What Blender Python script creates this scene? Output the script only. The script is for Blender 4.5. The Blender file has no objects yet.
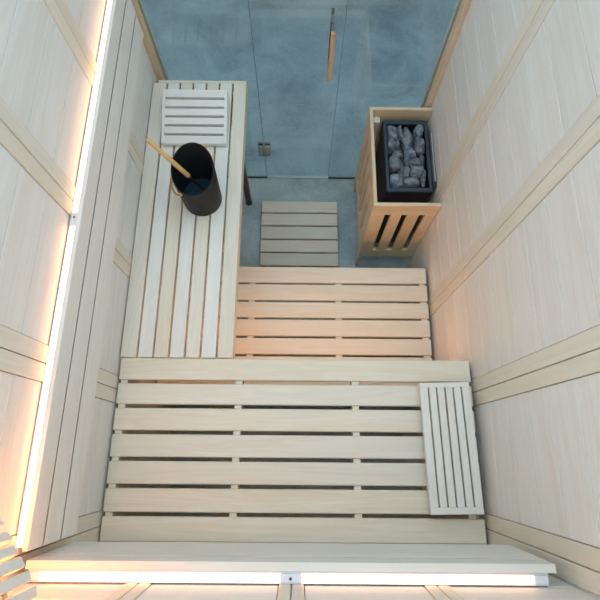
import bpy, bmesh, math, random
from mathutils import Vector, Matrix, noise
random.seed(7)
PI = math.pi
scene = bpy.context.scene
C = scene.collection

# ------------------------------------------------------------------ camera
cam_data = bpy.data.cameras.new('camera')
cam = bpy.data.objects.new('camera', cam_data)
C.objects.link(cam)
cam_data.sensor_width = 36.0
cam_data.lens = 484.26 / 600 * 36.0
cam_data.clip_start = 0.02
_a, _b, _c = math.radians(17.7179), math.radians(-0.2716), math.radians(0.4429)
cam.matrix_world = Matrix.Translation((0, 0, 2.5804)) @ (Matrix.Rotation(_c, 4, 'Z') @ Matrix.Rotation(_b, 4, 'Y') @ Matrix.Rotation(_a, 4, 'X'))
scene.camera = cam

# ------------------------------------------------------------------ light and exposure
world = bpy.data.worlds.new('world')
scene.world = world
world.use_nodes = True
bgn = world.node_tree.nodes['Background']
bgn.inputs['Color'].default_value = (0.725, 0.90, 1.04, 1)
bgn.inputs['Strength'].default_value = 2.02
LED_COL = (1.0, 0.52, 0.28)
LED_POWER = 3.8
UNDER_POWER = 16.0
scene.view_settings.view_transform = 'Standard'
scene.view_settings.look = 'None'
scene.view_settings.gamma = 1.0
scene.view_settings.exposure = 0.0
scene.view_settings.use_curve_mapping = False

# ------------------------------------------------------------------ materials
def new_mat(name):
    m = bpy.data.materials.new(name)
    m.use_nodes = True
    nt = m.node_tree
    return m, nt, nt.nodes['Principled BSDF']

def N(nt, kind, **kw):
    n = nt.nodes.new(kind)
    for k, v in kw.items():
        setattr(n, k, v)
    return n

def wood(name, axis, light, dark, vary=0.10, rough=0.55, grain=1.0):
    m, nt, bs = new_mat(name)
    L = nt.links
    tc = N(nt, 'ShaderNodeTexCoord')
    oi = N(nt, 'ShaderNodeObjectInfo')
    ge = N(nt, 'ShaderNodeNewGeometry')
    add = N(nt, 'ShaderNodeMath', operation='ADD')
    L.new(oi.outputs['Random'], add.inputs[0]); L.new(ge.outputs['Random Per Island'], add.inputs[1])
    mul = N(nt, 'ShaderNodeMath', operation='MULTIPLY'); mul.inputs[1].default_value = 37.0
    L.new(add.outputs[0], mul.inputs[0])
    off = N(nt, 'ShaderNodeVectorMath', operation='ADD')
    L.new(tc.outputs['Object'], off.inputs[0]); L.new(mul.outputs[0], off.inputs[1])
    sc = [11.0, 11.0, 11.0]; sc['XYZ'.index(axis)] = 0.8
    mp = N(nt, 'ShaderNodeMapping'); mp.inputs['Scale'].default_value = sc
    L.new(off.outputs[0], mp.inputs['Vector'])
    n1 = N(nt, 'ShaderNodeTexNoise'); n1.inputs['Scale'].default_value = 1.6; n1.inputs['Detail'].default_value = 4; n1.inputs['Distortion'].default_value = 0.8
    L.new(mp.outputs[0], n1.inputs['Vector'])
    sc2 = [70.0, 70.0, 70.0]; sc2['XYZ'.index(axis)] = 2.0
    mp2 = N(nt, 'ShaderNodeMapping'); mp2.inputs['Scale'].default_value = sc2
    L.new(off.outputs[0], mp2.inputs['Vector'])
    n2 = N(nt, 'ShaderNodeTexNoise'); n2.inputs['Scale'].default_value = 1.5; n2.inputs['Detail'].default_value = 2
    L.new(mp2.outputs[0], n2.inputs['Vector'])
    # contour lines of the broad noise read as growth rings
    rm = N(nt, 'ShaderNodeMath', operation='MULTIPLY'); rm.inputs[1].default_value = 46.0
    L.new(n1.outputs['Fac'], rm.inputs[0])
    sn = N(nt, 'ShaderNodeMath', operation='SINE'); L.new(rm.outputs[0], sn.inputs[0])
    sh = N(nt, 'ShaderNodeMath', operation='MULTIPLY_ADD'); sh.inputs[1].default_value = 0.11 * grain; sh.inputs[2].default_value = 0.0
    L.new(sn.outputs[0], sh.inputs[0])
    s2 = N(nt, 'ShaderNodeMath', operation='MULTIPLY_ADD'); s2.inputs[1].default_value = 0.22 * grain
    L.new(n2.outputs['Fac'], s2.inputs[0]); L.new(sh.outputs[0], s2.inputs[2])
    s3 = N(nt, 'ShaderNodeMath', operation='MULTIPLY_ADD'); s3.inputs[1].default_value = 0.75 * grain
    L.new(n1.outputs['Fac'], s3.inputs[0]); L.new(s2.outputs[0], s3.inputs[2])
    mr = N(nt, 'ShaderNodeMapRange'); mr.inputs['From Min'].default_value = 0.22 * grain; mr.inputs['From Max'].default_value = 0.80 * grain
    L.new(s3.outputs[0], mr.inputs['Value'])
    mix = N(nt, 'ShaderNodeMix', data_type='RGBA')
    mix.inputs['A'].default_value = (*light, 1); mix.inputs['B'].default_value = (*dark, 1)
    L.new(mr.outputs['Result'], mix.inputs['Factor'])
    hsv = N(nt, 'ShaderNodeHueSaturation')
    wn = N(nt, 'ShaderNodeTexWhiteNoise', noise_dimensions='1D'); L.new(mul.outputs[0], wn.inputs['W'])
    v = N(nt, 'ShaderNodeMath', operation='MULTIPLY_ADD'); v.inputs[1].default_value = vary; v.inputs[2].default_value = 1.0 - vary * 0.6
    L.new(wn.outputs['Value'], v.inputs[0]); L.new(v.outputs[0], hsv.inputs['Value'])
    sp = N(nt, 'ShaderNodeSeparateColor'); L.new(wn.outputs['Color'], sp.inputs[0])
    v2 = N(nt, 'ShaderNodeMath', operation='MULTIPLY_ADD'); v2.inputs[1].default_value = vary * 4; v2.inputs[2].default_value = 1.0 - vary * 2
    L.new(sp.outputs[1], v2.inputs[0]); L.new(v2.outputs[0], hsv.inputs['Saturation'])
    L.new(mix.outputs['Result'], hsv.inputs['Color'])
    L.new(hsv.outputs[0], bs.inputs['Base Color'])
    bs.inputs['Roughness'].default_value = rough
    bs.inputs['Specular IOR Level'].default_value = 0.35
    bp = N(nt, 'ShaderNodeBump'); bp.inputs['Strength'].default_value = 0.06; bp.inputs['Distance'].default_value = 0.002
    L.new(n2.outputs['Fac'], bp.inputs['Height']); L.new(bp.outputs[0], bs.inputs['Normal'])
    return m

def plain(name, col, rough=0.5, metal=0.0, spec=0.5, emit=None, power=0.0, bump=None):
    m, nt, bs = new_mat(name)
    bs.inputs['Base Color'].default_value = (*col, 1)
    bs.inputs['Roughness'].default_value = rough
    bs.inputs['Metallic'].default_value = metal
    bs.inputs['Specular IOR Level'].default_value = spec
    if emit:
        bs.inputs['Emission Color'].default_value = (*emit, 1)
        bs.inputs['Emission Strength'].default_value = power
    tc = N(nt, 'ShaderNodeTexCoord')
    n = N(nt, 'ShaderNodeTexNoise'); n.inputs['Scale'].default_value = bump[0] if bump else 40.0
    n.inputs['Detail'].default_value = 4
    nt.links.new(tc.outputs['Object'], n.inputs['Vector'])
    mr = N(nt, 'ShaderNodeMapRange'); mr.inputs['To Min'].default_value = max(0.02, rough - 0.06); mr.inputs['To Max'].default_value = min(1.0, rough + 0.06)
    nt.links.new(n.outputs['Fac'], mr.inputs['Value']); nt.links.new(mr.outputs[0], bs.inputs['Roughness'])
    if bump:
        b = N(nt, 'ShaderNodeBump'); b.inputs['Strength'].default_value = bump[1]; b.inputs['Distance'].default_value = 0.003
        nt.links.new(n.outputs['Fac'], b.inputs['Height']); nt.links.new(b.outputs[0], bs.inputs['Normal'])
    return m

def concrete(name, dark, light, rough=0.45):
    m, nt, bs = new_mat(name)
    L = nt.links
    tc = N(nt, 'ShaderNodeTexCoord')
    n1 = N(nt, 'ShaderNodeTexNoise'); n1.inputs['Scale'].default_value = 2.6; n1.inputs['Detail'].default_value = 9; n1.inputs['Roughness'].default_value = 0.68; n1.inputs['Distortion'].default_value = 0.6
    n2 = N(nt, 'ShaderNodeTexNoise'); n2.inputs['Scale'].default_value = 60; n2.inputs['Detail'].default_value = 5; n2.inputs['Roughness'].default_value = 0.7
    L.new(tc.outputs['Object'], n1.inputs['Vector']); L.new(tc.outputs['Object'], n2.inputs['Vector'])
    a = N(nt, 'ShaderNodeMath', operation='MULTIPLY_ADD'); a.inputs[1].default_value = 0.35
    L.new(n2.outputs['Fac'], a.inputs[0]); L.new(n1.outputs['Fac'], a.inputs[2])
    mr = N(nt, 'ShaderNodeMapRange'); mr.inputs['From Min'].default_value = 0.48; mr.inputs['From Max'].default_value = 0.88
    L.new(a.outputs[0], mr.inputs['Value'])
    mix = N(nt, 'ShaderNodeMix', data_type='RGBA'); mix.inputs['A'].default_value = (*dark, 1); mix.inputs['B'].default_value = (*light, 1)
    L.new(mr.outputs[0], mix.inputs['Factor']); L.new(mix.outputs['Result'], bs.inputs['Base Color'])
    bs.inputs['Roughness'].default_value = rough
    b = N(nt, 'ShaderNodeBump'); b.inputs['Strength'].default_value = 0.08; b.inputs['Distance'].default_value = 0.002
    L.new(n2.outputs['Fac'], b.inputs['Height']); L.new(b.outputs[0], bs.inputs['Normal'])
    return m

def glass(name, tint):
    m, nt, bs = new_mat(name)
    L = nt.links
    nt.nodes.remove(bs)
    out = nt.nodes['Material Output']
    tr = N(nt, 'ShaderNodeBsdfTransparent'); tr.inputs['Color'].default_value = (*tint, 1)
    gl = N(nt, 'ShaderNodeBsdfGlossy'); gl.inputs['Roughness'].default_value = 0.0; gl.inputs['Color'].default_value = (0.95, 1, 1, 1)
    lw = N(nt, 'ShaderNodeLayerWeight'); lw.inputs['Blend'].default_value = 0.5      # Facing: 1 - cos, alike on both faces
    p5 = N(nt, 'ShaderNodeMath', operation='POWER'); p5.inputs[1].default_value = 5.0
    L.new(lw.outputs['Facing'], p5.inputs[0])
    fr = N(nt, 'ShaderNodeMath', operation='MULTIPLY_ADD'); fr.inputs[1].default_value = 0.945; fr.inputs[2].default_value = 0.055
    L.new(p5.outputs[0], fr.inputs[0])
    mx = N(nt, 'ShaderNodeMixShader')
    L.new(fr.outputs[0], mx.inputs[0]); L.new(tr.outputs[0], mx.inputs[1]); L.new(gl.outputs[0], mx.inputs[2])
    L.new(mx.outputs[0], out.inputs['Surface'])
    return m

WL, WD = (0.83, 0.79, 0.73), (0.765, 0.69, 0.60)      # pale aspen cladding
BL, BD = (0.79, 0.725, 0.605), (0.71, 0.615, 0.475)      # bench boards
M = {}
for ax in 'XYZ':
    M['wall' + ax] = wood('pale_cladding_' + ax.lower(), ax, WL, WD, 0.05)
    M['bench' + ax] = wood('bench_board_' + ax.lower(), ax, BL, BD, 0.06)
    M['trim' + ax] = wood('batten_wood_' + ax.lower(), ax, (0.82, 0.735, 0.61), (0.745, 0.64, 0.50), 0.06)
    M['guard' + ax] = wood('guard_wood_' + ax.lower(), ax, (0.82, 0.64, 0.43), (0.70, 0.50, 0.29), 0.07)
    M['white' + ax] = wood('white_aspen_' + ax.lower(), ax, (0.82, 0.785, 0.715), (0.74, 0.685, 0.60), 0.04)
M['edge'] = wood('end_trim_wood', 'Z', (0.76, 0.60, 0.42), (0.66, 0.47, 0.29), 0.05)
M['ochre'] = wood('ladle_wood', 'X', (0.72, 0.46, 0.19), (0.56, 0.32, 0.11), 0.05)
M['grip'] = wood('door_grip_wood', 'Z', (0.66, 0.40, 0.20), (0.52, 0.29, 0.13), 0.05)
M['floor'] = concrete('blue_grey_concrete', (0.265, 0.335, 0.345), (0.565, 0.655, 0.65))
M['plaster'] = plain('grey_plaster', (0.58, 0.60, 0.61), 0.8)
M['glass'] = glass('clear_blue_glass', (0.86, 0.91, 0.925))
M['chrome'] = plain('satin_chrome', (0.62, 0.60, 0.58), 0.22, 1.0)
M['black'] = plain('black_plastic', (0.012, 0.012, 0.014), 0.35)
M['bucket'] = plain('black_bucket_coating', (0.013, 0.013, 0.015), 0.5, spec=0.3)
M['liner'] = plain('dark_blue_bucket_liner', (0.012, 0.035, 0.06), 0.25)
M['rope'] = plain('ochre_leather', (0.52, 0.32, 0.10), 0.6)
M['heater'] = plain('dark_heater_steel', (0.045, 0.065, 0.09), 0.42, 0.3)
M['heater_dark'] = plain('black_heater_steel', (0.012, 0.013, 0.016), 0.5)
M['plate'] = plain('pale_zinc_plate', (0.62, 0.64, 0.64), 0.4, 0.5)
M['leg'] = plain('brown_metal_leg', (0.10, 0.075, 0.06), 0.35, 0.6)
M['channel'] = plain('white_led_channel', (0.78, 0.78, 0.82), 0.4)
M['led'] = plain('warm_led_diffuser', (0.9, 0.85, 0.8), 0.5, emit=LED_COL, power=LED_POWER)
M['led_under'] = plain('warm_led_diffuser_low', (0.9, 0.85, 0.8), 0.5, emit=(1.0, 0.47, 0.19), power=UNDER_POWER)
M['bulb'] = plain('warm_bulb', (0.9, 0.8, 0.6), 0.5, emit=(1.0, 0.36, 0.08), power=50.0)
M['pane_edge'] = plain('dark_pane_edge', (0.10, 0.15, 0.17), 0.5)  # tone of the strips that draw the dark glass edge lines
M['seal'] = plain('clear_door_seal', (0.75, 0.80, 0.82), 0.25)

def stone_mat():
    m, nt, bs = new_mat('grey_sauna_stone')
    L = nt.links
    tc = N(nt, 'ShaderNodeTexCoord'); oi = N(nt, 'ShaderNodeObjectInfo')
    off = N(nt, 'ShaderNodeVectorMath', operation='ADD'); L.new(tc.outputs['Object'], off.inputs[0]); L.new(oi.outputs['Random'], off.inputs[1])
    n = N(nt, 'ShaderNodeTexNoise'); n.inputs['Scale'].default_value = 38; n.inputs['Detail'].default_value = 8; n.inputs['Roughness'].default_value = 0.7
    L.new(off.outputs[0], n.inputs['Vector'])
    cr = N(nt, 'ShaderNodeValToRGB'); e = cr.color_ramp.elements
    e[0].position = 0.30; e[0].color = (0.055, 0.07, 0.088, 1); e[1].position = 0.72; e[1].color = (0.42, 0.45, 0.475, 1)
    x = cr.color_ramp.elements.new(0.5); x.color = (0.15, 0.175, 0.205, 1)
    L.new(n.outputs['Fac'], cr.inputs[0])
    n2 = N(nt, 'ShaderNodeTexNoise'); n2.inputs['Scale'].default_value = 11; L.new(off.outputs[0], n2.inputs['Vector'])
    mr = N(nt, 'ShaderNodeMapRange'); mr.inputs['From Min'].default_value = 0.58; mr.inputs['From Max'].default_value = 0.74; mr.inputs['To Max'].default_value = 0.3
    L.new(n2.outputs['Fac'], mr.inputs['Value'])
    mix = N(nt, 'ShaderNodeMix', data_type='RGBA'); mix.inputs['B'].default_value = (0.30, 0.20, 0.16, 1)
    L.new(cr.outputs[0], mix.inputs['A']); L.new(mr.outputs[0], mix.inputs['Factor']); L.new(mix.outputs['Result'], bs.inputs['Base Color'])
    bs.inputs['Roughness'].default_value = 0.85
    b = N(nt, 'ShaderNodeBump'); b.inputs['Strength'].default_value = 0.5; b.inputs['Distance'].default_value = 0.004
    L.new(n.outputs['Fac'], b.inputs['Height']); L.new(b.outputs[0], bs.inputs['Normal'])
    return m
M['stone'] = stone_mat()

# ------------------------------------------------------------------ helpers
def thing(name, label, cat, loc, group=None):
    o = bpy.data.objects.new(name, None); C.objects.link(o)
    o.location = loc; o.empty_display_size = 0.05
    if label: o['label'] = label; o['category'] = cat
    if group: o['group'] = group
    return o

def world_loc(o):
    v = Vector((0, 0, 0))
    while o is not None:
        v += Vector(o.location); o = o.parent
    return v

def obj(name, bm, mat, parent=None, loc=None, smooth=False, kind=None, label=None):
    """bm is in world coordinates; the object origin goes to its parent's origin, or to loc."""
    org = world_loc(parent) if parent else Vector(loc or (0, 0, 0))
    bmesh.ops.translate(bm, verts=bm.verts, vec=-org)
    bmesh.ops.recalc_face_normals(bm, faces=bm.faces)
    me = bpy.data.meshes.new(name); bm.to_mesh(me); bm.free()
    if smooth:
        me.shade_smooth()
        try: me.set_sharp_from_angle(angle=math.radians(40))
        except Exception: pass
    me.materials.append(mat)
    o = bpy.data.objects.new(name, me); C.objects.link(o)
    if parent: o.parent = parent
    else: o.location = org
    if kind: o['kind'] = kind
    if label: o['label'] = label
    return o

def tag(o, label, cat, group=None):
    o['label'] = label; o['category'] = cat
    if group: o['group'] = group
    return o

def box(bm, x0, x1, y0, y1, z0, z1, bev=0.0015, rot=None, piv=None):
    vs = [bm.verts.new((x, y, z)) for x in (x0, x1) for y in (y0, y1) for z in (z0, z1)]
    q = [(0, 1, 3, 2), (4, 6, 7, 5), (0, 4, 5, 1), (2, 3, 7, 6), (0, 2, 6, 4), (1, 5, 7, 3)]
    fs = [bm.faces.new([vs[i] for i in f]) for f in q]
    if bev:
        es = list({e for f in fs for e in f.edges})
        r = bmesh.ops.bevel(bm, geom=es, offset=bev, segments=1, profile=0.5, affect='EDGES')
        vs = list({v for f in r['faces'] for v in f.verts})
    if rot is not None:
        bmesh.ops.rotate(bm, verts=vs, cent=piv, matrix=rot)
    return vs

def bx(*a, **k):
    bm = bmesh.new(); box(bm, *a, **k); return bm

def tube(bm, pts, radii, seg=16, caps=True):
    pts = [Vector(p) for p in pts]
    if not hasattr(radii, '__len__'): radii = [radii] * len(pts)
    rings = []; ref = None
    for i, p in enumerate(pts):
        d = (pts[min(i + 1, len(pts) - 1)] - pts[max(i - 1, 0)]).normalized()
        if ref is None:
            ref = d.orthogonal().normalized()
        ref = (ref - d * ref.dot(d)).normalized()
        b = d.cross(ref)
        rings.append([bm.verts.new(p + (ref * math.cos(2 * PI * k / seg) + b * math.sin(2 * PI * k / seg)) * radii[i]) for k in range(seg)])
    for r0, r1 in zip(rings, rings[1:]):
        for k in range(seg):
            bm.faces.new((r0[k], r0[(k + 1) % seg], r1[(k + 1) % seg], r1[k]))
    if caps:
        bm.faces.new(rings[0][::-1]); bm.faces.new(rings[-1])

def tb(*a, **k):
    bm = bmesh.new(); tube(bm, *a, **k); return bm

# ------------------------------------------------------------------ the setting
XL, XR, YB, YG = -0.63, 0.613, -0.272, 1.604
TOP = 2.1
obj('floor', bx(-2.2, 2.2, -0.9, 3.5, -0.1, 0.0, bev=0), M['floor'], kind='structure')
obj('wall_added_far', bx(-2.3, 2.3, 3.5, 3.6, -0.1, 3.0, bev=0), M['plaster'], kind='structure')  # unseen; this and both outer side walls are added to darken the outside floor
obj('wall_added_left', bx(-2.3, -2.2, -0.9, 3.5, -0.1, 3.0, bev=0), M['plaster'], kind='structure')
obj('wall_added_right', bx(2.2, 2.3, -0.9, 3.5, -0.1, 3.0, bev=0), M['plaster'], kind='structure')
obj('wall_far_back', bx(-2.3, 2.3, -1.0, -0.9, -0.1, 3.0, bev=0), M['plaster'], kind='structure')

obj('ceiling_added', bx(-2.3, 2.3, 2.4, 3.6, 2.6, 2.7, bev=0), M['plaster'], kind='structure')  # unseen partial ceiling, added and set back to shade the floor beyond the glass

zb = [0.002] + [1.755 - 0.125 * k for k in range(13, -1, -1)] + [1.88, 2.005, TOP]
zb = sorted(z for z in zb if z >= 0.002)
side_battens = [-0.222, 0.211, 0.664, 1.098]
back_battens = [-0.344, -0.011, 0.306]
HB = 0.046

def cladding(name, axis, face, out, lo, hi, battens, half, mat):
    """boards between the battens, on a solid backing; out = +1 if the room lies towards +"""
    bm = bmesh.new()
    edges = [lo]
    for b in battens:
        edges += [b - half, b + half]
    edges.append(hi)
    def put(a0, a1, d0, d1, z0, z1, bev):
        d0, d1 = min(d0, d1), max(d0, d1)
        if axis == 'Y': box(bm, d0, d1, a0, a1, z0, z1, bev=bev)
        else: box(bm, a0, a1, d0, d1, z0, z1, bev=bev)
    put(lo, hi, face - out * 0.06, face - out * 0.012, 0.0, TOP, 0)
    for a0, a1 in zip(edges[::2], edges[1::2]):
        if a1 - a0 < 0.005: continue
        for z0, z1 in zip(zb, zb[1:]):
            put(a0 + 0.0008, a1 - 0.0008, face - out * 0.013, face, z0 + 0.0015, z1 - 0.0015, 0.0009)
    return obj(name, bm, mat, kind='structure')

cladding('wall_left', 'Y', XL, 1, YB - 0.06, YG + 0.02, side_battens, HB, M['wallY'])
cladding('wall_right', 'Y', XR, -1, YB - 0.06, YG + 0.02, side_battens, HB, M['wallY'])
cladding('wall_back', 'X', YB, 1, XL + 0.0005, XR - 0.0005, back_battens, 0.028, M['wallX'])
tn = 0
def trim(bm, mat):
    global tn
    tn += 1
    return obj('trim_%d' % tn, bm, mat, kind='structure')
for b in side_battens:
    for x, s in ((XL, 1), (XR, -1)):
        bm = bmesh.new()
        for y0, y1 in ((b - HB + 0.001, b - 0.0013), (b + 0.0013, b + HB - 0.001)):
            y0 = max(y0, YB + 0.001)
            box(bm, min(x - s * 0.0125, x + s * 0.003), max(x - s * 0.0125, x + s * 0.003), y0, y1, 0.001, TOP, bev=0.0015)
        trim(bm, M['trimZ'])
for b in back_battens:
    bm = bmesh.new()
    box(bm, b - 0.027, b - 0.0012, YB - 0.0115, YB + 0.003, 0.001, TOP)
    box(bm, b + 0.0012, b + 0.027, YB - 0.0115, YB + 0.003, 0.001, TOP)
    trim(bm, M['trimZ'])
# upright boards that finish the side walls at the glass
for x, s in ((XL, 1), (XR, -1)):
    a, b = sorted((x + s * 0.0005, x + s * 0.022))
    trim(bx(a, b, 1.560, YG - 0.006, 0.001, TOP), M['edge'])
    a, b = sorted((x - s * 0.06, x + s * 0.022))
    trim(bx(a, b, YG + 0.022, YG + 0.042, 0.001, TOP), M['trimZ'])

# glass front: two fixed panes and a door
DL, DR = -0.1979, 0.1706
def pane(name, x0, x1, z0):
    return obj(name, bx(x0, x1, YG - 0.004, YG + 0.004, z0, 2.08, bev=0.0008), M['glass'], kind='structure')
w1 = pane('window_1', XL + 0.001, DL - 0.002, 0.006)
w2 = pane('window_2', DR + 0.002, XR - 0.001, 0.006)
trim(bx(XL + 0.023, DL - 0.002, YG - 0.0055, YG + 0.0055, 0.0, 0.006, bev=0.001), M['leg'])
trim(bx(DR + 0.002, XR - 0.023, YG - 0.0055, YG + 0.0055, 0.0, 0.006, bev=0.001), M['leg'])
door = bpy.data.objects.new('door_1', None); C.objects.link(door); door.location = (DL, YG, 0); door['kind'] = 'structure'
obj('door_pane', bx(DL + 0.001, DR - 0.001, YG - 0.004, YG + 0.004, 0.016, 2.08, bev=0.0008), M['glass'], door)
obj('door_seal', bx(DL + 0.001, DR - 0.001, YG - 0.006, YG + 0.006, 0.004, 0.0155, bev=0.001), M['seal'], door, label='clear strip along the bottom edge of the door')
for zc in (0.287, 1.80):
    bm = bmesh.new()
    for yo in (-0.0105, 0.0105):
        box(bm, DL - 0.034, DL - 0.004, YG + yo - 0.006, YG + yo + 0.006, zc - 0.045, zc + 0.045, bev=0.002)
        box(bm, DL + 0.004, DL + 0.034, YG + yo - 0.006, YG + yo + 0.006, zc - 0.045, zc + 0.045, bev=0.002)
    h = obj('hinge', bm, M['chrome'], door, label='chrome hinge')
    obj('hinge_pin', tb([(DL, YG - 0.012, zc - 0.04), (DL, YG - 0.012, zc + 0.04)], 0.005, 10), M['chrome'], h, smooth=True)
for xx in (DL, DR):
    obj('edge_line', bx(xx - 0.0009, xx + 0.0005, YG - 0.005, YG + 0.005, 0.0165, 2.07, bev=0), M['pane_edge'], door, label='thin dark strip added for the line of the glass edge')  # added strips stand in for the dark look of the bare pane edges
# handle: wooden bar inside, dark bar outside, two chrome standoffs through the glass
hx = 0.1235
bm = bx(hx - 0.0085, hx + 0.0085, YG - 0.056, YG - 0.038, 0.86, 1.112, bev=0.003)
hd = obj('door_handle', bm, M['grip'], door, label='upright wooden grip')
obj('outer_bar', bx(hx - 0.006, hx + 0.006, YG + 0.045, YG + 0.058, 0.85, 1.13, bev=0.003), M['leg'], hd, label='dark metal bar on the outer side')
for zz in (1.112, 0.885):
    obj('standoff', tb([(hx, YG - 0.046, zz - 0.006), (hx, YG - 0.002, zz - 0.006)], 0.0065, 14), M['chrome'], hd, smooth=True)
    obj('standoff', tb([(hx, YG + 0.002, zz - 0.006), (hx, YG + 0.05, zz - 0.006)], 0.0065, 14), M['chrome'], hd, smooth=True)

# ------------------------------------------------------------------ benches
def comb(x0, x1, y0, y1, z0, z1, zt, gaps, half, parent):
    """a cross batten with a low tooth standing up in every gap between the slats"""
    cuts = sorted(gaps)
    prof = [(y0, z0), (y0, z1)]
    for g in cuts: prof += [(g - half, z1), (g - half, zt), (g + half, zt), (g + half, z1)]
    prof += [(y1, z1), (y1, z0)]
    bm = bmesh.new()
    A = [bm.verts.new((x0, y, z)) for y, z in prof]; B = [bm.verts.new((x1, y, z)) for y, z in prof]
    n = len(prof)
    bm.faces.new(A); bm.faces.new(B[::-1])
    for k in range(n): bm.faces.new((A[k], B[k], B[(k + 1) % n], A[(k + 1) % n]))
    return obj('cross_batten', bm, M['benchX'], parent)
ub = thing('upper_bench', 'wide pale slatted bench across the room in front, its seven boards running side to side', 'bench', (0, 0.03, 0.9))
yb = [0.319, 0.237, 0.154, 0.068, -0.017, -0.101, -0.185, -0.264]
for a, b in zip(yb, yb[1:]):
    obj('slat', bx(-0.621, 0.599, b + (0.0065 if b > -0.26 else 0), a - 0.0065 * (a < 0.3), 0.875, 0.9, bev=0.003), M['benchX'], ub)
for x in (-0.603, -0.205, 0.197, 0.562):
    comb(x - 0.0115, x + 0.0115, -0.262, 0.295, 0.835, 0.8745, 0.892, yb[1:-1], 0.0062, ub)
obj('front_beam', bx(-0.62, 0.598, 0.296, 0.312, 0.69, 0.8745), M['benchX'], ub)
obj('rear_beam', bx(-0.62, 0.598, -0.262, -0.24, 0.77, 0.8345), M['benchX'], ub)
for x0, x1 in ((-0.626, -0.6145), (0.5735, 0.6065)):
    obj('wall_ledger', bx(x0, x1, -0.238, 0.294, 0.78, 0.8345), M['benchY'], ub)

lb = thing('side_bench', 'long pale slatted bench along the left wall, carrying the bucket', 'bench', (-0.43, 0.92, 0.9))
xb = [-0.6255, -0.567, -0.511, -0.456, -0.400, -0.345, -0.288, -0.2315]
for a, b in zip(xb, xb[1:]):
    g = 0.0035
    obj('slat', bx(a + (g if a > -0.62 else 0), b - (g if b < -0.24 else 0), 0.3215, 1.5, 0.875, 0.9, bev=0.002), M['whiteY' if xb.index(a) % 2 else 'benchY'], lb)
obj('end_rail', bx(-0.606, -0.2315, 1.5008, 1.515, 0.84, 0.9, bev=0.002), M['benchX'], lb)
obj('side_rail', bx(-0.2485, -0.2325, 0.3215, 1.5, 0.825, 0.8745, bev=0.002), M['benchY'], lb)
obj('wall_rail', bx(-0.6245, -0.605, 0.3215, 1.5, 0.825, 0.8745, bev=0.002), M['benchY'], lb)
for y in (0.36, 0.76, 1.16, 1.47):
    obj('cross_batten', bx(-0.604, -0.249, y - 0.0115, y + 0.0115, 0.84, 0.8745), M['benchX'], lb)
lg = obj('leg', tb([(-0.303, 1.432, 0.012), (-0.303, 1.432, 0.8745)], 0.018, 20), M['leg'], lb, smooth=True, label='round brown metal leg')
obj('foot_cap', tb([(-0.303, 1.432, 0.0), (-0.303, 1.432, 0.003), (-0.303, 1.432, 0.0118)], [0.018, 0.021, 0.021], 20), M['black'], lg, smooth=True)

low = thing('lower_bench', 'pale slatted step bench lit warm from under the upper bench', 'bench', (0, 0.55, 0.0))
yl = [0.845, 0.762, 0.676, 0.593, 0.506, 0.422, 0.338, 0.254]
for a, b in zip(yl, yl[1:]):
    obj('slat', bx(-0.62, 0.597, b + 0.005, a - 0.005 * (a < 0.84), 0.424, 0.448, bev=0.0025), M['benchX'], low)
for x in (-0.59, -0.218, 0.183, 0.577):
    comb(x - 0.014, x + 0.014, 0.262, 0.815, 0.385, 0.4235, 0.440, yl[1:-1], 0.0047, low)
obj('front_beam', bx(-0.62, 0.597, 0.816, 0.836, 0.36, 0.4235), M['benchX'], low)
for x in (-0.585, 0.565):
    for y in (0.285, 0.79):
        obj('leg', bx(x - 0.02, x + 0.02, y - 0.02, y + 0.02, 0.0, 0.3845), M['benchZ'], low)

dk = thing('duckboard', 'small five-slat wooden duckboard lying on the concrete floor', 'floor mat', (0, 1.215, 0.0))
yd = [1.42, 1.340, 1.257, 1.172, 1.090, 1.007]
for a, b in zip(yd, yd[1:]):
    obj('slat', bx(-0.221, 0.219, b + 0.0045, a - 0.0045, 0.03, 0.05, bev=0.002), M['benchX'], dk)
for x0, x1 in ((-0.219, -0.165), (-0.02, 0.02), (0.163, 0.217)):
    obj('runner', bx(x0, x1, 1.018, 1.408, 0.0, 0.0298), M['benchY'], dk)

# ------------------------------------------------------------------ backrests
zz = [1.176, 1.2655, 1.3525, 1.42]
br = thing('backrest', 'long backrest of pale boards on the left wall beside the side bench', 'backrest', (-0.59, 0.65, 1.28))
def joint_board(axis, f, k, a0, a1, z0, z1, low, high):
    """an 18 mm board, face at f, back at k; low / high = slanted joint below / above"""
    sl = 0.013
    prof = [(f, z0 + (0.0035 if low else 0)), (f, z1 - (0.0035 if high else 0)), (k, z1 - (0.0035 + sl if high else 0)), (k, z0 + (0.0035 - sl if low else 0))]
    bm = bmesh.new()
    mk = (lambda d, a, z: (d, a, z)) if axis == 'Y' else (lambda d, a, z: (a, d, z))
    A = [bm.verts.new(mk(d, a0, z)) for d, z in prof]; B = [bm.verts.new(mk(d, a1, z)) for d, z in prof]
    bm.faces.new(A); bm.faces.new(B[::-1])
    for q in range(4): bm.faces.new((A[q], B[q], B[(q + 1) % 4], A[(q + 1) % 4]))
    bmesh.ops.bevel(bm, geom=list(bm.edges), offset=0.0007, segments=1, affect='EDGES')
    return bm
for a, b in zip(zz, zz[1:]):
    obj('board', joint_board('Y', -0.58, -0.592, -0.203, 1.468, a, b, a > 1.2, b < 1.4), M['wallY'], br)
for y in (-0.12, 0.435, 0.885, 1.35):
    obj('wall_spacer', bx(-0.6265, -0.5925, y - 0.02, y + 0.02, 1.19, 1.355), M['benchZ'], br)
rb = thing('backrest', 'backrest of pale boards on the back wall above the upper bench, nearest the viewer', 'backrest', (0, -0.24, 1.27))
zr = [1.148, 1.335, 1.392]
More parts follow.
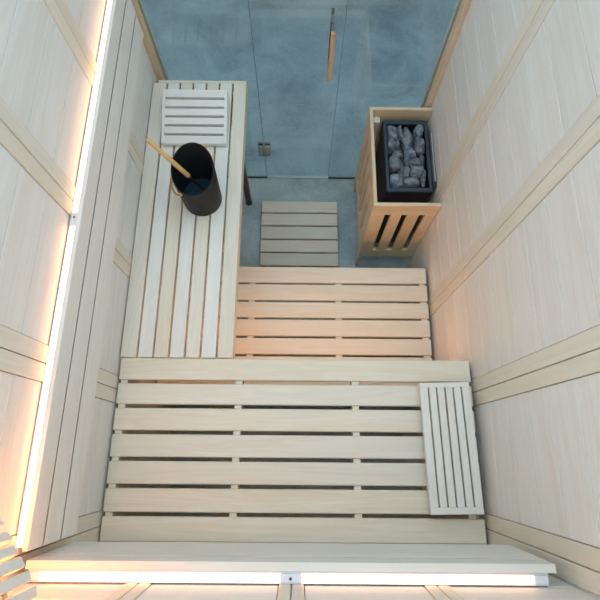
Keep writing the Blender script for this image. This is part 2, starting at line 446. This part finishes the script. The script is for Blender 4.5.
for a, b in zip(zr, zr[1:]):
    obj('board', joint_board('X', -0.225, -0.243, -0.593, 0.569, a, b, a > 1.2, b < 1.38), M['whiteX'], rb)
for x in (-0.48, -0.18, 0.15, 0.46):
    obj('wall_spacer', bx(x - 0.02, x + 0.02, -0.2685, -0.2435, 1.165, 1.355), M['benchZ'], rb)

# ------------------------------------------------------------------ LED strips behind the backrests
def led_side():
    t = thing('led_strip', 'long glowing warm LED strip behind the top of the left backrest', 'light strip', (-0.613, 0.6, 1.37))
    obj('channel', bx(-0.6262, -0.5986, -0.205, 1.43, 1.356, 1.368, bev=0.001), M['channel'], t)
    obj('channel_lip', bx(-0.6262, -0.6248, -0.205, 1.43, 1.3682, 1.3845, bev=0), M['channel'], t)
    obj('channel_lip', bx(-0.6045, -0.5990, -0.205, 1.43, 1.3682, 1.3865, bev=0.0008), M['channel'], t)
    for y0, y1 in ((-0.2, -0.062), (-0.058, 0.585), (0.628, 0.876), (0.880, 1.412)):
        obj('diffuser', bx(-0.6245, -0.6050, y0, y1, 1.3682, 1.386, bev=0.003), M['led'], t, label='glowing diffuser')
    for y0, y1 in ((0.586, 0.627), (1.413, 1.43)):
        cn = obj('connector', bx(-0.6246, -0.6047, y0, y1, 1.3682, 1.389, bev=0.002), M['channel'], t, label='white plastic connector')
        if y1 < 1: obj('screw', tb([(-0.6146, 0.612, 1.3885), (-0.6146, 0.612, 1.3902)], 0.0028, 12), M['leg'], cn)
def led_rear():
    t = thing('led_strip', 'glowing warm LED strip behind the top of the back wall backrest', 'light strip', (0, -0.256, 1.37))
    obj('channel', bx(-0.588, 0.552, -0.2682, -0.2436, 1.356, 1.368, bev=0.001), M['channel'], t)
    obj('channel_lip', bx(-0.588, 0.552, -0.2682, -0.2669, 1.3682, 1.387, bev=0), M['channel'], t)
    obj('channel_lip', bx(-0.588, 0.552, -0.2485, -0.2437, 1.3682, 1.3865, bev=0.0008), M['channel'], t)
    for x0, x1 in ((-0.562, -0.036), (0.012, 0.520)):
        obj('diffuser', bx(x0, x1, -0.2666, -0.2490, 1.3682, 1.386, bev=0.003), M['led'], t, label='glowing diffuser')
    for x0, x1 in ((-0.588, -0.5625), (-0.0355, 0.0115), (0.5205, 0.552)):
        cn = obj('connector', bx(x0, x1, -0.2667, -0.2487, 1.3682, 1.389, bev=0.002), M['channel'], t, label='white plastic connector')
        if x0 < 0 < x1: obj('screw', tb([(-0.013, -0.258, 1.3885), (-0.013, -0.258, 1.3902)], 0.0032, 12), M['leg'], cn)
led_side(); led_rear()
t = thing('led_strip', 'warm LED strip hidden under the front edge of the upper bench', 'light strip', (0, 0.322, 0.715))
obj('channel', bx(-0.60, 0.52, 0.3125, 0.318, 0.700, 0.730, bev=0.001), M['channel'], t)
obj('diffuser', bx(-0.595, 0.515, 0.3182, 0.326, 0.702, 0.728, bev=0.002), M['led_under'], t, label='glowing diffuser')

# ------------------------------------------------------------------ headrests
hr = thing('headrest', 'white slatted wooden headrest lying on the far end of the side bench', 'headrest', (-0.422, 1.28, 0.9))
X0, X1, Y0, Y1 = -0.558, -0.296, 1.184, 1.402
def tilt_z(y): return 0.922 + (y - Y0) / (Y1 - Y0) * 0.052
def slab(bm, x0, x1, y0, y1, th=0.016):
    vs = box(bm, x0, x1, y0, y1, -th, 0.0, bev=0.0006)
    for v in vs: v.co.z += tilt_z(v.co.y)
n = 6; step = (Y1 - Y0) / n
for i in range(n):
    obj('slat', (lambda b: (slab(b, X0 + 0.0122, X1 - 0.0122, Y0 + i * step + (0.005 if i else 0), Y0 + (i + 1) * step - (0.005 if i < n - 1 else 0)), b)[1])(bmesh.new()), M['whiteX'], hr)
for x0, x1 in ((X0, X0 + 0.012), (X1 - 0.012, X1)):
    bm = bmesh.new()
    vs = [bm.verts.new(c) for c in ((x0, Y0, 0.9), (x0, Y1, 0.9), (x0, Y1, tilt_z(Y1)), (x0, Y0, tilt_z(Y0)))]
    ve = [bm.verts.new((x1, v.co.y, v.co.z)) for v in vs]
    bm.faces.new(vs[::-1]); bm.faces.new(ve)
    for k in range(4): bm.faces.new((vs[k], vs[(k + 1) % 4], ve[(k + 1) % 4], ve[k]))
    bmesh.ops.bevel(bm, geom=list(bm.edges), offset=0.0006, segments=1, affect='EDGES')
    obj('side_panel', bm, M['whiteY'], hr)

h2 = thing('headrest', 'white slatted wooden headrest lying against the right wall on the upper bench', 'headrest', (0.495, 0.031, 0.9))
cx, cy = 0.495, 0.031
hw, hl = 0.083, 0.204
RZ = Matrix.Rotation(math.radians(1.2), 3, 'Z'); PV = (cx, cy, 0)
step = 2 * hw / 6
for i in range(6):
    obj('slat', bx(cx - hw + i * step + (0.003 if i else 0), cx - hw + (i + 1) * step - (0.003 if i < 5 else 0), cy - hl + 0.0202, cy + hl - 0.0162, 0.93, 0.948, bev=0.0006, rot=RZ, piv=PV), M['whiteY'], h2)
for y0, y1 in ((cy - hl, cy - hl + 0.02), (cy + hl - 0.016, cy + hl)):
    obj('end_rail', bx(cx - hw, cx + hw, y0, y1, 0.93, 0.948, bev=0.0006, rot=RZ, piv=PV), M['whiteX'], h2)
for y in (cy - 0.13, cy + 0.16):
    obj('runner', bx(cx - hw + 0.004, cx + hw - 0.004, y - 0.014, y + 0.014, 0.9001, 0.9298, rot=RZ, piv=PV), M['benchX'], h2)

# ------------------------------------------------------------------ bucket and ladle
bc = Vector((-0.376, 0.943, 0.9)); BR = 0.0785
bk = thing('sauna_bucket', 'black round bucket with a slanted rim standing on the side bench', 'bucket', bc)
SL = Vector((0.14, 0.62))
def rim_z(x, y): return 1.110 + SL.x * x + SL.y * y
bm = bmesh.new(); seg = 64
def ring(r, zf): return [bm.verts.new((bc.x + r * math.cos(2 * PI * k / seg), bc.y + r * math.sin(2 * PI * k / seg), zf(r * math.cos(2 * PI * k / seg), r * math.sin(2 * PI * k / seg)))) for k in range(seg)]
rings = [ring(BR - 0.009, lambda x, y: 0.9), ring(BR - 0.006, lambda x, y: 0.903), ring(BR - 0.005, lambda x, y: 0.91), ring(BR, lambda x, y: rim_z(x, y) - 0.004), ring(BR - 0.0015, rim_z), ring(BR - 0.004, rim_z), ring(BR - 0.005, lambda x, y: rim_z(x, y) - 0.003), ring(BR - 0.011, lambda x, y: 0.912)]
for r0, r1 in zip(rings, rings[1:]):
    for k in range(seg): bm.faces.new((r0[k], r0[(k + 1) % seg], r1[(k + 1) % seg], r1[k]))
bm.faces.new(rings[0][::-1]); bm.faces.new(rings[-1])
obj('body', bm, M['bucket'], bk, smooth=True)
obj('base_plate', tb([(bc.x, bc.y, 0.9125), (bc.x, bc.y, 0.945)], BR - 0.0115, 48), M['liner'], bk, smooth=True, label='dark blue bottom of the bucket')
# leather carrying loop hanging down the left side
angA, angB = math.radians(233), math.radians(58)
pts = []
for i in range(25):
    s = i / 24
    a = angA + (angB - angA) * s
    if i == 0 or i == 24: r = BR + 0.001
    else: r = BR + 0.005 + 0.012 * math.sin(PI * s)
    a = angA - (angA - angB) * s
    zr_ = rim_z(BR * math.cos(a), BR * math.sin(a)) - 0.012
    pts.append((bc.x + r * math.cos(a), bc.y + r * math.sin(a), zr_ - 0.075 * math.sin(PI * s) ** 0.8))
strap = obj('strap', tb(pts, 0.0035, 10), M['rope'], bk, smooth=True, label='ochre carrying strap')
for a in (angA, angB):
    z = rim_z(BR * math.cos(a), BR * math.sin(a)) - 0.012
    d = Vector((math.cos(a), math.sin(a), 0))
    p = Vector((bc.x, bc.y, z))
    obj('rivet', tb([p + d * (BR - 0.001), p + d * (BR + 0.006)], 0.0075, 14), M['rope'], strap, smooth=True)

la = thing('ladle', 'ladle with an ochre wooden handle and black bowl leaning in the bucket', 'ladle', (-0.42, 0.94, 1.1))
PA, PB = Vector((-0.497, 0.969, 1.245)), Vector((-0.344, 0.926, 0.982))
dv = (PB - PA)
Pm = PA + dv * 0.66
obj('handle', tb([PA, PA + dv * 0.01, PA + dv * 0.4, Pm - dv * 0.01, Pm], [0.006, 0.0078, 0.0083, 0.0088, 0.0070], 16), M['ochre'], la, smooth=True)
obj('shaft', tb([Pm - dv * 0.02, PB], 0.0045, 12), M['black'], la, smooth=True)
bm = bmesh.new()
cc = PB + Vector((0.006, -0.003, -0.012)); axis = Vector((0.25, -0.1, 1)).normalized()
u = axis.orthogonal().normalized(); w = axis.cross(u)
prof = [(0.0, -0.020), (0.012, -0.0195), (0.019, -0.015), (0.0215, 0.0), (0.0225, 0.012), (0.0205, 0.012), (0.0195, 0.0), (0.017, -0.0125), (0.011, -0.016), (0.0, -0.017)]
rg = []
for r, h in prof:
    rg.append([bm.verts.new(cc + axis * h + (u * math.cos(2 * PI * k / 28) + w * math.sin(2 * PI * k / 28)) * max(r, 1e-5)) for k in range(28)])
for r0, r1 in zip(rg, rg[1:]):
    for k in range(28): bm.faces.new((r0[k], r0[(k + 1) % 28], r1[(k + 1) % 28], r1[k]))
bmesh.ops.remove_doubles(bm, verts=bm.verts, dist=5e-5)
obj('bowl', bm, M['black'], la, smooth=True)

# ------------------------------------------------------------------ heater guard
GX, G0, G1, GZ = 0.320, 1.029, 1.543, 0.712
GR = 0.6115
gd = thing('heater_guard', 'wooden slatted guard fence standing around the heater by the right wall', 'guard fence', (0.46, 1.28, 0.0))
def upright_panel(name, mat_v, mat_h, along, p0, p1, d0, d1, zlo, zhi, slits, z_s0, z_s1, parent):
    """a framed panel with upright slits; along = 'X' or 'Y' is its length direction"""
    pn = bpy.data.objects.new(name, None); C.objects.link(pn); pn.parent = parent; pn.empty_display_size = 0.02
    def b(a0, a1, z0, z1):
        return bx(a0, a1, d0, d1, z0, z1) if along == 'X' else bx(d0, d1, a0, a1, z0, z1)
    obj('top_rail', b(p0, p1, z_s1, zhi), mat_h, pn)
    obj('bottom_rail', b(p0, p1, zlo, z_s0), mat_h, pn)
    xs = [p0] + [v for s in slits for v in s] + [p1]
    for a0, a1 in zip(xs[::2], xs[1::2]):
        obj('slat', b(a0, a1, z_s0 + 0.0005, z_s1 - 0.0005), mat_v, pn)
    return pn
TH = 0.016
upright_panel('front_panel', M['guardZ'], M['guardX'], 'X', GX, GR, G0, G0 + TH, 0.148, GZ, ((0.383, 0.410), (0.459, 0.486), (0.537, 0.564)), 0.235, 0.626, gd)
L0, L1 = G0 + TH + 0.0005, G1 - TH - 0.0005
sl = [(L0 + 0.075 + k * 0.098, L0 + 0.075 + k * 0.098 + 0.035) for k in range(4)]
upright_panel('side_panel', M['guardZ'], M['guardY'], 'Y', L0, L1, GX, GX + TH, 0.148, GZ, sl, 0.235, 0.626, gd)
obj('rear_panel', bx(GX, GR, G1 - TH, G1, 0.148, GZ), M['guardX'], gd)
for y0, y1 in ((G0, G0 + 0.03), (G1 - 0.03, G1)):
    obj('foot', bx(GX, GX + TH, y0, y1, 0.0, 0.1475), M['guardZ'], gd)
obj('corner_post', bx(0.342, 0.374, G1 - TH - 0.034, G1 - TH - 0.001, 0.06, 0.665), M['whiteZ'], gd, label='pale corner post')

# ------------------------------------------------------------------ heater and stones
HX0, HX1, HY0, HY1, HZ = 0.386, 0.592, 1.118, 1.495, 0.68
ht = thing('sauna_heater', 'dark steel sauna heater with an open stone tray inside the wooden guard', 'heater', (0.49, 1.31, 0.2))
obj('cabinet', bx(HX0 + 0.004, HX1 - 0.004, HY0 + 0.004, HY1 - 0.004, 0.12, 0.57, bev=0.004), M['heater_dark'], ht)
w_ = 0.015
def frame(z0, z1):
    bm = bmesh.new()
    box(bm, HX0, HX0 + w_, HY0, HY1, z0, z1, bev=0.0015); box(bm, HX1 - w_, HX1, HY0, HY1, z0, z1, bev=0.0015)
    box(bm, HX0 + w_, HX1 - w_, HY0, HY0 + 0.02, z0, z1, bev=0.0015); box(bm, HX0 + w_, HX1 - w_, HY1 - 0.02, HY1, z0, z1, bev=0.0015)
    return bm
obj('stone_tray', frame(0.5705, 0.674), M['heater_dark'], ht)
obj('tray_rim', frame(0.6742, HZ), M['heater'], ht, label='blue-grey steel rim around the stones')
obj('wall_bracket', bx(0.6015, 0.6060, 1.165, 1.42, 0.30, 0.692), M['plate'], ht, label='pale metal wall plate')
for y in (1.19, 1.34):
    obj('bracket_arm', bx(0.5925, 0.6012, y, y + 0.04, 0.35, 0.45), M['heater_dark'], ht)
kb = bmesh.new(); tube(kb, [(0.6, 1.1645, 0.68), (0.6, 1.145, 0.68), (0.6, 1.138, 0.68)], [0.009, 0.009, 0.005], 14)
obj('thermostat_knob', kb, M['black'], ht, smooth=True)

def make_stone(center, sx, sy, sz, seed):
    rnd = random.Random(seed)
    bm = bmesh.new()
    bmesh.ops.create_icosphere(bm, subdivisions=4, radius=1.0)
    for v in bm.verts:                                # blockier than a ball
        c = v.co
        n4 = (abs(c.x) ** 5 + abs(c.y) ** 5 + abs(c.z) ** 5) ** 0.2
        v.co = c / n4
    planes = []
    for _ in range(13):
        d = Vector((rnd.gauss(0, 1), rnd.gauss(0, 1), rnd.gauss(0, 1))).normalized()
        planes.append((d, rnd.uniform(0.85, 1.15)))
    o = Vector((rnd.uniform(-50, 50), rnd.uniform(-50, 50), rnd.uniform(-50, 50)))
    for v in bm.verts:
        p = v.co.copy()
        for d, h in planes:
            e = p.dot(d) - h
            if e > 0: p -= d * e
        p *= 1 + 0.10 * noise.noise(p * 1.7 + o) + 0.045 * noise.noise(p * 5 + o) + 0.02 * noise.noise(p * 13 + o)
        v.co = p
    # fit to the wanted box
    for ax, s in enumerate((sx, sy, sz)):
        lo = min(v.co[ax] for v in bm.verts); hi = max(v.co[ax] for v in bm.verts)
        for v in bm.verts: v.co[ax] = (v.co[ax] - (lo + hi) / 2) / (hi - lo) * s
    rz = Matrix.Rotation(rnd.uniform(-0.12, 0.12), 3, 'Z')
    for v in bm.verts: v.co = rz @ v.co + Vector(center)
    return bm

# centre and size of each stone in the tray, seen from above (fractions of the tray)
TX0, TX1, TY0, TY1 = HX0 + w_, HX1 - w_, HY0 + 0.02, HY1 - 0.02
def tray(px, py): return TX0 + (px - 256 - 16 * (py - 180) / 340) / (206 + 14 * (py - 180) / 340) * (TX1 - TX0), TY1 - (py - 188) / 336 * (TY1 - TY0)
top_stones = [
    (290, 226, 62, 82, 'large pale grey stone in the far left corner of the heater tray'),
    (331, 222, 24, 78, 'narrow grey stone second from left in the far row of the tray'),
    (375, 250, 64, 122, 'longest grey stone, lying lengthwise in the middle of the far row'),
    (433, 222, 54, 72, 'squat grey stone in the far right corner of the heater tray'),
    (281, 298, 44, 58, 'grey stone by the left rim, just below the far left corner stone'),
    (317, 288, 38, 48, 'small grey stone right of the second stone down the left rim'),
    (438, 305, 56, 84, 'pale blue-grey stone by the right rim, below the far right corner stone'),
    (318, 346, 58, 50, 'brownish grey stone left of centre in the heater tray'),
    (391, 338, 62, 62, 'rounded brownish grey stone just right of the tray centre'),
    (300, 402, 56, 72, 'grey block stone by the left rim, below the tray middle'),
    (337, 412, 32, 74, 'slim tilted grey stone right of the block by the left rim'),
    (371, 378, 30, 72, 'slim dark grey stone wedged below the rounded centre stone'),
    (414, 398, 56, 46, 'flattish grey stone in the right half below the centre stone'),
    (456, 372, 28, 66, 'narrow dark grey stone against the right rim, half way down the tray'),
    (362, 444, 40, 58, 'small grey stone between the near left block and the near right slab'),
    (425, 440, 78, 52, 'wide dark grey stone second from the near right corner'),
    (312, 482, 72, 72, 'big pale grey stone in the near left corner of the heater tray'),
    (392, 497, 82, 46, 'reddish flat-fronted stone in the middle of the near row of the tray'),
    (462, 470, 26, 84, 'narrow dark stone in the near right corner against the rim'),
]
kx, ky = (TX1 - TX0) / 207, (TY1 - TY0) / 342
for i, (px, py, w, h, lab) in enumerate(top_stones):
    x, y = tray(px, py)
    sx, sy = w * kx * 1.03, h * ky * 1.03
    x = min(max(x, TX0 + sx / 2 + 0.002), TX1 - sx / 2 - 0.002); y = min(max(y, TY0 + sy / 2 + 0.002), TY1 - sy / 2 - 0.002)
    sz = 0.055 + 0.25 * min(sx, sy)
    zc = 0.690 - sz / 2 + 0.012 * math.sin(i * 2.3)
    bm = make_stone((x, y, zc), sx, sy, sz, 100 + i)
    o = obj('heater_stone', bm, M['stone'], loc=(x, y, zc), smooth=True)
    tag(o, lab, 'stone', 'stones in the heater tray')
# the lower layer, seen only through the gaps
k = 0
for iy in range(5):
    for ix in range(3):
        k += 1
        x = TX0 + (ix + 0.5) * (TX1 - TX0) / 3; y = TY0 + (iy + 0.5) * (TY1 - TY0) / 5
        o = obj('heater_stone', make_stone((x, y, 0.60), 0.052, 0.058, 0.034, 300 + k), M['stone'], loc=(x, y, 0.60), smooth=True)
        tag(o, 'small dark grey stone in the bottom layer under the top stones of the heater', 'stone', 'bottom layer stones in the heater tray')

# ------------------------------------------------------------------ corner lamp shade
ls = thing('corner_lamp', 'slatted wooden corner lamp shade glowing warm in the near left corner', 'lamp', (XL, YB, 1.66))
ZS0, ZS1 = 1.60, 1.86
na = 9
def shade_r(a): return 0.184 - 0.026 * math.sin(2 * a) + 0.012 * min(1.0, max(0.0, (a - 0.7) / 0.35))
for i in range(na):
    a = math.radians(3 + 9.6 * i)
    c, s = math.cos(a), math.sin(a)
    bm = bmesh.new()
    vs = box(bm, -0.013, 0.0, -0.0092, 0.0092, ZS0, ZS1, bev=0.0012)
    for v in vs:
        rr, tt = shade_r(a) + v.co.x, v.co.y
        v.co = Vector((XL + rr * c - tt * s, YB + rr * s + tt * c, v.co.z))
    obj('slat', bm, M['whiteZ'], ls)
for z in (1.66, 1.81):
    bm = bmesh.new(); prev = None
    for i in range(25):
        a = math.radians(1.8 + 86.4 * i / 24)
        q = [bm.verts.new((XL + r * math.cos(a), YB + r * math.sin(a), z + dz)) for r, dz in ((shade_r(a) - 0.025, 0), (shade_r(a) - 0.0136, 0), (shade_r(a) - 0.0136, 0.018), (shade_r(a) - 0.025, 0.018))]
        if prev:
            for k in range(4): bm.faces.new((prev[k], prev[(k + 1) % 4], q[(k + 1) % 4], q[k]))
        else: bm.faces.new(q)
        prev = q
    bm.faces.new(prev[::-1])
    obj('rail', bm, M['guardX'], ls)
bp = Vector((XL + 0.07, YB + 0.07, 0))
bm = bmesh.new(); tube(bm, [(bp.x, bp.y, 1.61 + 0.09 * k / 10) for k in range(11)], [max(0.004, 0.03 * math.sin(PI * k / 10) ** 0.6) for k in range(11)], 20)
obj('bulb', bm, M['bulb'], ls, smooth=True, label='glowing bulb')
d = Vector((1, 1, 0)).normalized()
obj('lamp_holder', tb([(XL + 0.006, YB + 0.006, 1.72), (bp.x, bp.y, 1.72)], 0.016, 16), M['channel'], ls, smooth=True)
